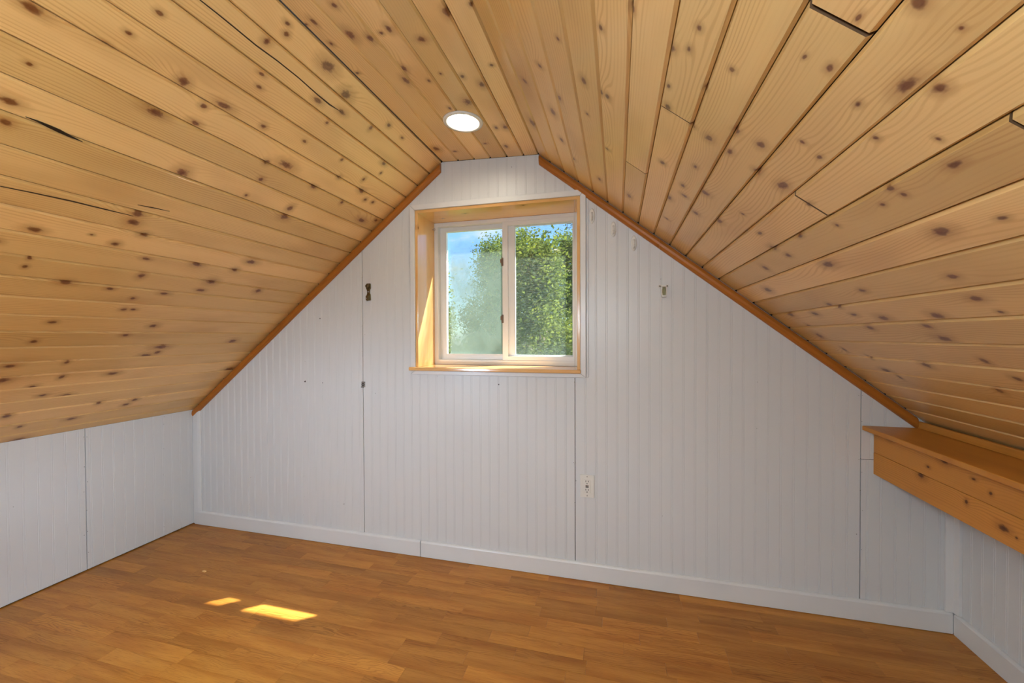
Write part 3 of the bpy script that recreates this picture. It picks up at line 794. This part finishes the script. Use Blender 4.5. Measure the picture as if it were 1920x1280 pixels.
# white cup-shaped bracket with two screw ears
t = empty('rod_bracket', at_wall(1244, 546)); tag(t, 'small white metal rod bracket with two screw ears right of the window', 'bracket')
for sx in (-1, 1):
    MB().lathe([(.0080, 0), (.0080, -.002), (.006, -.003), (.0035, -.003), (.0035, 0)], 16, 'y').build('screw_ear', PLASTIC, t, (sx*.0165, 0, .025), smooth=False)
    MB().lathe([(.0034, -.0005), (.0030, -.0022), (.0005, -.0026)], 12, 'y').build('screw', NAIL, t, (sx*.0165, -.001, .025))
MB().box((-.018, -.003, .0205), (.018, 0, .0285)).build('strap', PLASTIC, t)
oo = [(-.010, .022), (-.0125, .006), (-.0125, -.012), (-.0095, -.028), (.0095, -.028), (.0125, -.012), (.0125, .006), (.010, .022)]
ii = [(u*.74, z*.80+.001) for u, z in oo]; n = len(oo)
vs = [(u, 0, z) for u, z in oo]+[(u*.94, -.030, z) for u, z in oo]+[(u*.94, -.030, z) for u, z in ii]+[(u, -.004, z) for u, z in ii]
fs = [(k*n+i, k*n+(i+1) % n, (k+1)*n+(i+1) % n, (k+1)*n+i) for k in range(3) for i in range(n)]
from_data('cup', vs, fs, PLASTIC, t)
from_data('cup_floor', [(u, -.0045, z) for u, z in ii], [tuple(range(n))], BRASS, t)
# antique brass hook left of the window
t = empty('brass_bracket', at_wall(691.5, 548)); tag(t, 'antique brass bracket screwed on left of the window', 'bracket')
pl_ = [(-.0145, .046), (-.010, .051), (.012, .051), (.0150, .046), (.0150, .022), (.010, .014), (.009, -.004), (.0135, -.014), (.0150, -.046), (-.0115, -.050), (-.0125, -.018), (-.008, -.008), (-.009, .012), (-.0145, .022)]
soften(MB().prism([(u, z) for u, z in pl_], 1, -.006, 0).build('back_plate', BRASS, t), .0012)
MB().lathe([(.0115, -.005), (.0115, -.016), (.0085, -.019), (.004, -.0195), (.001, -.0195)], 18, 'y').build('cap', BRASS, t, (-.001, 0, .035), smooth=True)
MB().lathe([(.0045, -.005), (.0042, -.009), (.001, -.010)], 12, 'y').build('screw', STEEL, t, (.001, 0, .003), smooth=True)
soften(MB().box((-.0095, -.018, -.046), (.0110, -.005, -.020)).build('lip', BRASS, t), .002)
MB().lathe([(.0035, -.017), (.0030, -.0195), (.0005, -.020)], 10, 'y').build('screw', STEEL, t, (-.003, 0, -.036))
# small square steel plate with eyelet on the panel seam
t = empty('eyelet_plate', at_wall(681.5, 720.5)); tag(t, 'tiny square metal plate with a dark eyelet on the panel seam', 'bracket')
soften(MB().box((-.0125, -.0025, -.0155), (.0125, 0, .0155)).build('plate', STEEL, t), .001)
MB().lathe([(.0085, -.002), (.0085, -.0045), (.0045, -.0045), (.0045, -.0026)], 18, 'y', cap=False).build('eyelet', SLOT, t, (-.001, 0, 0))
MB().box((-.0135, -.0045, -.0165), (.004, -.0020, -.0130)).build('lip', SLOT, t)
MB().box((-.010, -.0040, .0125), (.0125, -.0020, .0160)).build('lip', SLOT, t)
# dark chip in the panel
u, z = wall_px(572, 715); o = MB().add([(-.006, -.0006, .002), (.004, -.0006, .006), (.005, -.0006, -.001), (0, -.0006, -.006), (-.006, 0, .002), (.004, 0, .006), (.005, 0, -.001), (0, 0, -.006)],
    [(0, 1, 2, 3), (0, 4, 5, 1), (1, 5, 6, 2), (2, 6, 7, 3), (3, 7, 4, 0)]).build('paint_chip', NAIL, WF, (u, YW-.0002, z))
# outlet
t = empty('wall_outlet', at_wall(1101, 910.5)); tag(t, 'white ground-fault wall outlet below the window', 'outlet')
soften(MB().box((-.035, -.0055, -.057), (.035, 0, .057)).build('cover_plate', PLASTIC, t), .0025, 3)
bd = soften(MB().box((-.0165, -.0080, -.0335), (.0165, -.005, .0335)).build('socket_body', PLASTIC, t), .001)
for zc in (.021, -.021):
    for ux, h in ((-.0065, .0085), (.0065, .0070)):
        MB().box((ux-.0013, -.0086, zc+.004-h/2), (ux+.0013, -.0078, zc+.004+h/2)).build('slot', SLOT, bd)
    MB().lathe([(.0026, -.0086), (.0026, -.0078)], 12, 'y').build('ground_hole', SLOT, bd, (0, 0, zc-.0075))
MB().box((-.0075, -.0092, .0010), (.0075, -.0078, .0055)).build('test_button', AMBER, bd)
MB().box((-.0075, -.0092, -.0055), (.0075, -.0078, -.0010)).build('reset_button', SLOT, bd)
for zc in (.048, -.048):
    MB().lathe([(.0032, -.0053), (.0030, -.0064), (.0005, -.0067)], 12, 'y').build('plate_screw', STEEL, t, (0, 0, zc))
# added globe lamp, unseen behind the viewpoint, fills slopes and gable with light
t = empty('fill_lamp_globe', (-.22, -.36, .0004)); tag(t, 'added unseen globe fill lamp on a slim white pole in mid room', 'fill lamp')
MB().lathe([(.001, .0), (.11, .0), (.11, .012), (.02, .022), (.011, .03)], 32).build('base', PLASTIC, t, smooth=True)
MB().lathe([(.011, .025), (.011, 1.27), (.03, 1.285), (.045, 1.31)], 16).build('pole', PLASTIC, t, smooth=True)
MB().lathe([(.04, 1.305)] + [(.12*math.sin(a), 1.42-.12*math.cos(a)) for a in [.34+i*(math.pi-.342)/14 for i in range(15)]], 32, cap=False).build('globe', BULB2, t, smooth=True)
# added dome lamp, unseen on the left, makes the bright pool on the floor
t = empty('fill_lamp_dome', (-1.62, .06, .0004)); tag(t, 'added unseen white fill lamp with a downturned metal dome shade on a bent pole', 'reading lamp')
MB().lathe([(.001, .0), (.12, .0), (.12, .014), (.02, .024), (.010, .03)], 32).build('base', PLASTIC, t, smooth=True)
MB().tube([(0, 0, .02), (0, 0, .78), (.02, .01, .89), (.08, .05, .97), (.17, .11, .98), (.25, .16, .95)], .009, 10).build('pole', PLASTIC, t, smooth=True)
d = (Vector((-1.40, .98, 0))-Vector((-1.37, .22, .95))).normalized()
o = MB().lathe([(.012, .0), (.04, .012), (.085, .05), (.11, .105), (.108, .105), (.083, .053), (.038, .016), (.001, .006)], 36, cap=False).build('shade', PLASTIC, t, (.25, .16, .95), smooth=True)
o.rotation_euler = d.to_track_quat('Z', 'Y').to_euler()
p = Vector((.25, .16, .95)) + d*.05
MB().lathe([(.026*math.sin(a), -.026*math.cos(a)) for a in [.01+i*(math.pi-.02)/12 for i in range(13)]], 20, cap=False).build('bulb', BULB3, t, p, smooth=True)
# chip of wood on the floor
P, tt = on_plane(383, 1071, (0, 0, 0), Vector((0, 0, 1)))
o = MB().add([(-.012, -.004, 0), (.010, -.006, 0), (.013, .003, 0), (-.006, .006, 0), (-.009, -.002, .004), (.007, -.003, .005), (.009, .002, .004), (-.004, .003, .0045)],
    [(0, 3, 2, 1), (4, 5, 6, 7), (0, 1, 5, 4), (1, 2, 6, 5), (2, 3, 7, 6), (3, 0, 4, 7)]).build('wood_chip', CEIL, None, (P.x, P.y, .0002))
tag(o, 'small pale wood chip lying on the laminate floor', 'debris')

# ------------------------------------------------------------------ outside
o = MB().box((-60, 4, -4.2), (60, 90, -4.0)).build('ground', LAWN); tag(o, 'lawn outside below the window', 'lawn', kind='structure')
def tree(x, y, top, rx, label, leafm, seed, leaf=.085, nleaf=30000):
    g0 = -4.0; rr = random.Random(seed)
    t = empty('tree', (x, y, g0)); tag(t, label, 'tree', 'trees outside the window')
    H = top-g0
    tr = MB().tube([(0, 0, 0), (.06, .02, H*.3), (-.05, .05, H*.6), (.02, 0, H*.9)], [.16, .13, .08, .02], 8)
    for k in range(9):
        a = rr.uniform(0, 6.28); h = H*rr.uniform(.3, .75); r = rx*rr.uniform(.5, .9)
        tr.tube([(0, 0, h), (r*.5*math.cos(a), r*.5*math.sin(a), h+r*.35), (r*math.cos(a), r*math.sin(a), h+r*.8)], [.05, .03, .01], 5)
    tr.build('trunk', BARK, t)
    vs, fs = [], []
    tips = []
    for k in range(60):
        h = rr.uniform(.22, 1.0)**.8; rad = rx*max(.10, math.sin(math.pi*min(1, (h*.86+.10)))**.7)*(1-.35*max(0, h-.7)/.3)
        a = rr.uniform(0, 6.2832); q = math.sqrt(rr.random())
        tips.append(Vector((rad*q*math.cos(a), rad*q*math.sin(a), H*h)))
    for k in range(4): tips.append(Vector((rr.uniform(-.5, .5)*rx*.6, rr.uniform(-.3, .3), H*rr.uniform(.95, 1.03))))
    for k in range(nleaf):
        c = rr.choice(tips); p = c + Vector((rr.gauss(0, rx*.16), rr.gauss(0, rx*.16), rr.gauss(0, rx*.22)))
        ro = math.hypot(p.x, p.y)
        if ro > rx: p.x *= rx/ro; p.y *= rx/ro
        d = Vector((rr.gauss(0, 1), rr.gauss(0, 1), rr.gauss(0, .7)))
        d = d.normalized(); s_ = d.orthogonal().normalized(); n_ = d.cross(s_)
        L = leaf*rr.uniform(.6, 1.3); w_ = L*.32
        i = len(vs); vs += [p, p+d*L*.5+s_*w_, p+d*L+n_*L*.1, p+d*L*.5-s_*w_]; fs.append((i, i+1, i+2, i+3))
    me = bpy.data.meshes.new('foliage'); me.from_pydata([tuple(v) for v in vs], [], fs); me.update(); me.materials.append(leafm)
    link(bpy.data.objects.new('foliage', me), t)['kind'] = 'stuff'
for x, y, top, rx, label, lm, sd_ in (
    (-2.75, 11.0, 3.7, 1.25, 'bright green leafy tree right behind the clear window pane', LEAF1, 1),
    (-.05, 11.2, 3.9, 1.25, 'bright green tree at the right edge of the clear pane', LEAF1, 2),
    (-5.5, 11.0, 3.1, 1.25, 'tree seen blurred through the fogged pane', LEAF2, 4),
    (-8.3, 11.4, 3.3, 1.25, 'tree at the left edge of the fogged pane', LEAF1, 5),
    (-1.5, 14.3, 4.4, 1.25, 'tall tree showing between two bright green ones', LEAF2, 6),
    (-4.4, 14.2, 4.3, 1.25, 'tall grey-green tree standing in the second row', LEAF2, 3),
    (-1.55, 8.2, 2.75, 1.0, 'lower bright green tree standing closest to the house', LEAF1, 8),
    (-7.2, 14.4, 3.5, 1.25, 'tree behind the fogged pane in the second row', LEAF1, 7)):
    tree(x, y, top, rx, label, lm, sd_)
